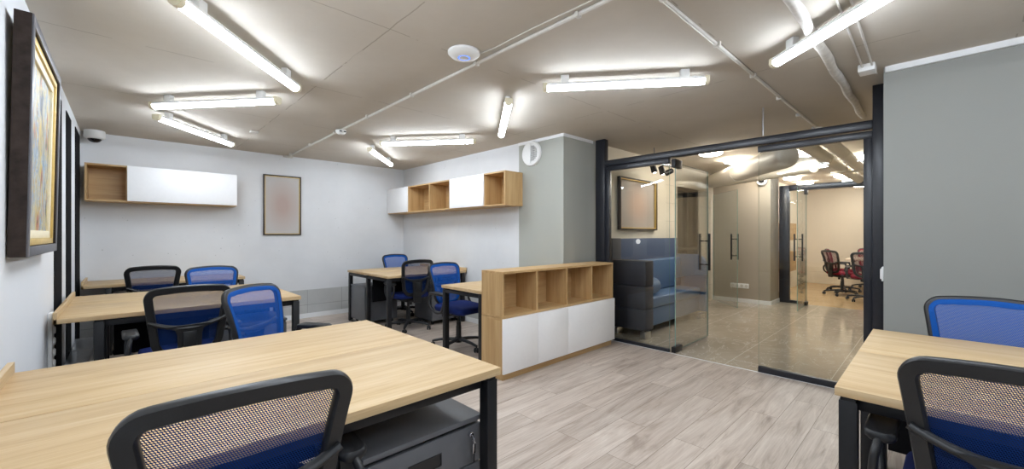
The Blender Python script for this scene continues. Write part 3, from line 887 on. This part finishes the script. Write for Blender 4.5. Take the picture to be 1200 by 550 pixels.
blue = office_chair('office_chair', '', M['net_blue'], M['border_blue'], M['seat_blue'])
CH = [(.20, 1.03, 86, 'blue mesh chair in the near foreground, its back to us at the front desk'),
      (.31, 3.32, 92, 'blue mesh chair with its black back support to us, at the second left desk'),
      (.58, 3.09, -54, 'blue mesh chair facing us across the front desk, one armrest showing on its right'),
      (.22, 5.66, 90, 'blue mesh chair seen from behind at the far left desk'),
      (.66, 5.24, -90, 'blue mesh chair top facing us, behind the second left desk'),
      (3.25, 6.25, -90, 'small looking blue chair top in the far corner, behind the desk under the oak shelf'),
      (2.78, 4.66, 88, 'blue chair with its back to us between the desks in the middle of the room'),
      (2.71, 4.03, -86, 'blue chair with its navy seat showing, beside the low bookcase'),
      (3.24, -.18, 180, 'blue mesh chair facing us beyond the right desk, against the grey wall'),
      (1.58, -.15, 0, 'blue mesh chair in the lower right corner with its back to us')]
for i, (x, y, fc, lab) in enumerate(CH):
    o = blue if i == 0 else copy_tree(blue)
    place(o, x, y, fc, lab, 'blue office chairs')
red = office_chair('office_chair', '', M['net_red'], M['border_red'], M['seat_red'])
CR = [(10.72, 1.58, -44, 'maroon mesh chair seen from the side, left of the meeting table'),
      (9.95, .90, 4, 'maroon mesh chair with its back to us at the near end of the meeting table'),
      (11.72, 1.76, -90, 'maroon mesh chair farther back on the left side of the meeting table'),
      (12.95, 1.10, 180, 'maroon mesh chair at the far end of the meeting table')]
for i, (x, y, fc, lab) in enumerate(CR):
    o = red if i == 0 else copy_tree(red)
    place(o, x, y, fc, lab, 'maroon meeting chairs')

# meeting table
t = thing('meeting_table', 'pale topped meeting table among the maroon chairs behind the glass', 'table', (11.9, .88, 0))
MB().prism(round_poly([(-.55, -.5), (.55, -.5), (.55, .5), (-.55, .5)], [.1] * 4), 'Z', .72, .75, .003).build('tabletop', M['table_top'], t)
for x in (-.34, .34):
    m = MB(); m.box(x - .04, x + .04, -.06, .06, .04, .70, .004); m.box(x - .04, x + .04, -.20, .20, 0, .04, .004); m.box(x - .03, x + .03, -.38, .38, .70, .72)
    m.build('leg', M['grey_steel'], t)
# wood boxes on the meeting room's left wall
for z0, z1, lab in ((1.16, 1.52, 'upper oak wall box inside the meeting room'), (.50, .92, 'lower oak wall box inside the meeting room')):
    t = thing('wall_box', lab, 'shelf', (9.85, 2.12, z0), 0, 'oak boxes in the meeting room')
    hgt = z1 - z0
    m = MB(); m.box(0, .8, 0, .3, 0, .018); m.box(0, .8, 0, .3, hgt - .018, hgt); m.box(0, .018, 0, .3, .018, hgt - .018); m.box(.782, .8, 0, .3, .018, hgt - .018)
    m.build('carcass', M['shelf_x'], t, smooth=0)
    MB().box(.018, .782, .006, .022, .018, hgt - .018).build('door', M['shelf_x'], t, smooth=0)

# ------------------------------------------------------------------ glass partition
def pane(t, x0, x1, y0, y1, z0, z1, thin, name='glass_panel'):
    m = MB(); m.box(x0, x1, y0, y1, z0, z1); bm = m.bm
    for f in bm.faces:
        f.material_index = 0 if abs(f.normal['xyz'.index(thin)]) > .5 else 1
    bm.normal_update()
    for f in bm.faces:
        f.material_index = 0 if abs(f.normal['xyz'.index(thin)]) > .5 else 1
    return m.build(name, [M['glass'], M['glass_edge']], t, smooth=0)
fm = M['frame_metal']
t = thing('glass_partition', 'black framed glass partition between the office and the lobby', 'partition', (XP, 0, 0))
MB().box(-.04, .04, 2.80, 2.93, 0, CE, .003).build('post', fm, t)
MB().box(-.04, .04, .262, .345, 0, CE, .003).build('post', fm, t)
MB().box(-.045, .045, .345, 2.80, 2.112, 2.18, .003).build('header_beam', fm, t)
MB().box(-.028, .028, .345, 1.145, 2.045, 2.100, .002).build('top_rail', fm, t)
MB().box(-.028, .028, 2.0, 2.80, 2.055, 2.112, .002).build('top_rail', fm, t)
MB().box(-.028, .028, .345, .40, .055, 2.045, .002).build('stile', fm, t)
MB().box(-.028, .028, 2.745, 2.80, .035, 2.055, .002).build('stile', fm, t)
MB().box(-.022, .022, .345, 1.145, 0, .055, .002).build('bottom_rail', fm, t)
MB().box(-.018, .018, 2.0, 2.80, 0, .035, .002).build('bottom_rail', fm, t)
pane(t, -.005, .005, .38, 1.145, .05, 2.06, 'x')
pane(t, -.005, .005, 2.0, 2.76, .03, 2.07, 'x')

# open glass door, swung into the lobby (hinge at x = XP, runs along +X)
def glass_door(label, loc, rz, L=.98, z1=2.06):
    t = thing('glass_door', label, 'door', loc, rz, 'glass doors')
    pane(t, .03, L, -.005, .005, .015, z1, 'y')
    MB().box(-.02, .16, -.022, .022, .005, .065, .003).build('floor_hinge', M['black_metal'], t)
    MB().box(-.02, .16, -.022, .022, z1 - .055, z1 + .035, .003).build('top_hinge', M['black_metal'], t)
    for s in (-1, 1):
        m = MB(); m.box(L - .115, L - .090, s * .055 - .011, s * .055 + .011, .84, 1.29, .003)
        for z in (.91, 1.20): m.tube([(L - .1025, s * .055, z), (L - .1025, s * .005, z)], .008, 10)
        m.build('handle', M['black_metal'], t)
    return t
g1 = glass_door('clear glass door with black bar handles standing open in front of the blue sofa', (XP + .01, 1.955, 0), rad(1))
g2 = copy_tree(g1)
for ch in list(g2.children):
    if ch.name.startswith(('top_hinge', 'floor_hinge')): bpy.data.objects.remove(ch)
g2.location = (8.34, 3.03, 0); g2.rotation_euler = (0, 0, rad(-137)); g2['label'] = 'clear glass door with black handle standing open before the taupe wall'
# ------------------------------------------------------------------ meeting room front
t = thing('meeting_partition', 'dark framed glass front of the meeting room beyond the lobby', 'partition', (9.04, 0, 0))
MB().box(-.04, .04, 1.90, 2.065, 0, 2.20, .003).build('post', fm, t)
MB().box(-.04, .04, -1.09, 1.90, 2.10, 2.20, .003).build('header_beam', fm, t)
MB().box(-.03, .03, 1.70, 1.90, .0, .05, .002).build('bottom_rail', fm, t)
MB().box(-.03, .03, -1.09, .72, .0, .05, .002).build('bottom_rail', fm, t)
pane(t, -.005, .005, -1.09, .72, .05, 2.1, 'x')
pane(t, -.005, .005, 1.70, 1.90, .05, 2.1, 'x')
g3 = copy_tree(g1); g3.location = (8.985, 1.63, 0); g3.rotation_euler = (0, 0, rad(-177)); g3['label'] = 'clear glass door of the meeting room with black bar handles'

# ------------------------------------------------------------------ lobby furniture and fittings
t = thing('booth_sofa', 'high backed blue grey booth sofa with dark outer panels behind the glass', 'sofa', (4.56, 2.43, 0))
L = 1.93
sb, sd = M['sofa_blue'], M['sofa_dark']
MB().box(.0, L, .46, .55, .08, 1.225, .014).build('high_back', plain('slate_blue_upholstery', srgb(62, 80, 112), .5, var=.06, scale=60, bump=.1), t)
MB().box(.20, L - .1, .09, .46, .10, .33, .012).build('seat_base', sb, t)
MB().box(.205, L - .105, .06, .46, .335, .475, .03, 4).build('seat_cushion', sb, t)
MB().box(.21, L - .11, .36, .455, .475, .93, .03, 4).build('back_cushion', sb, t)
MB().box(.0, .20, .0, .46, .10, .36, .010).build('side_panel', sd, t)
MB().box(.0, .20, .0, .46, .365, .64, .010).build('side_panel', sd, t)
MB().box(.0, .20, .0, .46, .645, .955, .010).build('side_panel', sd, t)
MB().box(-.014, .2, .455, .558, .08, 1.23, .006).build('outer_corner', sd, t)
arm = [(.0, .10), (.46, .10), (.46, .97), (.14, .97), (.06, .945), (.015, .89), (.0, .80)]
MB().prism(arm, 'X', L - .095, L, .012).build('wing', sb, t)
for x in (.10, L - .12):
    for y in (.05, .44): MB().box(x - .07, x + .07, y - .03, y + .04, 0, .08, .003).build('foot', M['steel'], t)
bolster = MB().lathe([(0, 0), (.085, .0), (.105, .02), (.11, .06), (.11, .36), (.105, .40), (.085, .42), (0, .42)], (0, 0, 0), 'X', 28).build('bolster_cushion', sb, loc=(4.80, 2.655, .59))
tag(bolster, 'blue grey bolster cushion lying on the booth sofa seat', 'cushion')
# sticker on the glass
tag(MB().lathe([(0, 0), (.030, 0), (.030, .0015), (0, .0015)], (XP - .0068, 2.37, 1.20), 'X', 8).build('glass_sticker', M['white_plastic']), 'small round white sticker on the fixed glass pane', 'sticker')

# spotlights over the picture
t = thing('spotlight_bar', 'three headed spotlight bar shining on the framed print above the sofa', 'light', (5.35, 2.62, 2.14))
MB().box(-.30, .30, -.02, .02, .10, .13, .004).build('bar', M['grey_steel'], t)
for x in (-.2, .2): MB().tube([(x, 0, .13), (x, 0, CE - 2.14)], .006, 8).build('stem', M['grey_steel'], t)
for x, lit in ((-.22, 1), (.02, 1), (.24, 0)):
    tilt = Matrix.Translation((x, 0, .03)) @ (Matrix.Rotation(rad(-35), 4, 'Y') if lit else Matrix.Rotation(rad(70), 4, 'X'))
    m = MB(); m.lathe([(.02, .06), (.036, .05), (.042, -.05), (.040, -.05), (.032, .04), (0, .045)], (0, 0, 0), 'Z', 20, close=False)
    m.xf(tilt); m.tube([(x, 0, .06), (x, 0, .11)], .007, 8)
    hd = m.build('spot_head', M['black_metal'], t)
    MB().lathe([(0, -.066), (.022, -.062), (.036, -.050), (.036, -.03), (0, -.03)], (0, 0, 0), 'Z', 18).xf(tilt).build('bulb', M['spot'] if lit else M['dark_lens'], hd)
# round ceiling lamps of the lobby
lab = ['round ceiling lamp nearest the partition header in the lobby', 'round warm ceiling lamp in the lobby, first clear one above the glass door',
       'round warm ceiling lamp above the taupe wall corner', 'round ceiling lamp over the meeting room glass front, left one',
       'round ceiling lamp farther into the meeting room, left row', 'round ceiling lamp behind the white ducts in the lobby',
       'round ceiling lamp at the right stile of the partition', 'round ceiling lamp inside the meeting room, near one of the right row',
       'round ceiling lamp inside the meeting room, middle of the right row', 'round ceiling lamp inside the meeting room, last of the right row']
first = None
for (x, y), lb in zip(((5.9, 2.17), (6.81, 2.15), (7.98, 2.13), (9.69, 2.0), (10.87, 2.0), (6.88, 1.25), (7.77, .66), (10.04, 1.23), (10.95, 1.22), (12.24, 1.21)), lab):
    if first is None:
        first = t = thing('round_ceiling_lamp', lb, 'light', (x, y, CE), 0, 'round lobby ceiling lamps')
        MB().lathe([(0, 0), (.12, 0), (.14, -.012), (.14, -.024), (0, -.024)], seg=32).build('housing', M['white_plastic'], t)
        MB().lathe([(0, -.075), (.08, -.072), (.13, -.060), (.150, -.042), (.145, -.0245), (0, -.0245)], seg=32).build('diffuser', M['lamp'], t)
    else:
        o = copy_tree(first); o.location = (x, y, CE); o['label'] = lb
# lobby batten
o = copy_tree(bpy.data.objects['ceiling_batten_light'])
A, B = Vector((8.25, 1.80)), Vector((7.91, 1.20)); c = (A + B) / 2
o.location = (c.x, c.y, 2.33); o.rotation_euler = (0, 0, math.atan2(B.y - A.y, B.x - A.x)); o['label'] = 'linear light under the ducts in the lobby beyond the glass'
# ducts
def duct(name, pts, r, label):
    t = thing(name, label, 'duct', pts[0])
    P = [Vector(p) - Vector(pts[0]) for p in pts]
    MB().tube(P, (lambda i: r * (.55, .78, .93, .985, 1, 1)[i]) if len(P) == 6 else r, 24).build('tube', M['duct'], t)
    P = P[-2:]; d = (P[-1] - P[0]); n = max(2, int(d.length / 1.1))
    for k in range(1, n):
        c = P[0] + d * k / n; e = d.normalized() * .02
        MB().tube([c - e, c + e], r * 1.05, 24).build('collar', M['duct'], t)
    return t
duct('air_duct', [(5.16, 1.095, 2.127), (5.165, 1.099, 2.127), (5.19, 1.115, 2.1285), (5.22, 1.134, 2.130), (5.27, 1.166, 2.133), (7.90, 2.88, 2.27)], .125, 'fat white round duct slanting down from the partition header in the lobby')
duct('air_duct', [(7.2, 1.22, 2.27), (8.28, 2.90, 2.29)], .095, 'slimmer white round duct meeting the fat one above the taupe wall')
duct('air_duct', [(4.75, .93, 2.20), (8.95, .90, 2.21)], .065, 'left one of the parallel white pipes running to the meeting room')
duct('air_duct', [(4.75, .77, 2.24), (8.95, .74, 2.25)], .06, 'right one of the parallel white pipes running to the meeting room')
for nm, x in (('pipe_hanger', 7.0),):
    t = thing(nm, 'white bracket holding the parallel pipes under the lobby ceiling', 'bracket', (x, .83, CE))
    MB().tube([(0, .0, 0), (0, .0, -.33)], .006, 8).build('rod', M['duct'], t)
    MB().box(-.02, .02, -.17, .17, -.34, -.318, .003).build('cross_bar', M['duct'], t)
# camera and sockets on the taupe wall
t = thing('security_camera', 'round white camera on the corner of the taupe lobby wall', 'camera', (8.442, 2.2, 2.26))
MB().lathe([(0, -.0), (.08, 0), (.085, -.01), (.085, -.05), (.07, -.065), (.055, -.062), (.05, -.05), (0, -.05)], axis='X', seg=28).build('housing', M['white_plastic'], t)
MB().lathe([(0, -.075), (.03, -.070), (.045, -.055), (.045, -.05), (0, -.05)], axis='X', seg=20).build('lens', M['dark_lens'], t)
t = thing('socket_strip', 'white four gang socket plate low on the taupe wall', 'socket', (8.44, 2.58, .31))
MB().box(-.010, 0, -.16, .16, -.045, .045, .003).build('plate', M['white_plastic'], t)
for k in range(4):
    MB().lathe([(0, -.0112), (.026, -.0112), (.028, -.0095), (0, -.0095)], (0, -.12 + .08 * k, 0), 'X', 20).build('socket', M['conduit'], t)
# switch on the end of the right wall
t = thing('light_switch', 'white switch on the end face of the grey right wall', 'switch', (3.90, .255, 1.0))
MB().box(-.04, .04, 0, .012, -.05, .05, .004).build('plate', M['white_plastic'], t)
MB().box(-.028, .028, .012, .020, -.036, .036, .003).build('rocker', M['white_plastic'], t)
# socket strip on the left wall, steel cover along its foot
t = thing('socket_strip', 'tall white multi socket strip on the left wall beside the front desk', 'socket', (XL, 4.0, .58))
MB().box(0, .022, -.05, .05, -.19, .19, .008).build('plate', M['white_plastic'], t)
for k in range(5):
    MB().lathe([(0, .032), (.020, .032), (.026, .026), (.028, .02), (0, .02)], (0, 0, -.145 + .0725 * k), 'X', 18).build('socket', M['white_plastic'], t)
t = thing('duct_cover', 'low shiny steel cover running along the left wall under the desks', 'cover', (XL, 2.6, 0))
MB().box(.01, .145, 0, 3.35, 0, .235, .003).build('body', M['steel'], t)
for k in range(7): MB().box(.005, .148, k * .55, k * .55 + .02, 0, .238, .001).build('joint_strip', M['steel'], t)

# ------------------------------------------------------------------ camera, world, colour
cam = bpy.data.cameras.new('camera'); co = bpy.data.objects.new('camera', cam); COL.objects.link(co)
cam.sensor_fit = 'HORIZONTAL'; cam.sensor_width = 36; cam.lens = 475 / 1200 * 36
cam.clip_start = .02; cam.clip_end = 60
fa = math.atan2(497, 475)
co.location = (0, 0, 1.28); co.rotation_euler = (PI / 2, 0, fa - PI / 2)
scene.camera = co
w = bpy.data.worlds.new('world'); scene.world = w; w.use_nodes = True
w.node_tree.nodes['Background'].inputs['Color'].default_value = (.8, .88, 1, 1)
w.node_tree.nodes['Background'].inputs['Strength'].default_value = .3
vs = scene.view_settings
scene.display_settings.display_device = 'sRGB'
vs.view_transform = 'Standard'; vs.look = 'None'; vs.exposure = 0.42; vs.gamma = 1; vs.use_curve_mapping = False
cy = scene.cycles
cy.max_bounces = 12; cy.diffuse_bounces = 7; cy.glossy_bounces = 6; cy.transparent_max_bounces = 24; cy.transmission_bounces = 6
cy.use_denoising = True; cy.sample_clamp_indirect = 6
cy.caustics_reflective = False; cy.caustics_refractive = False
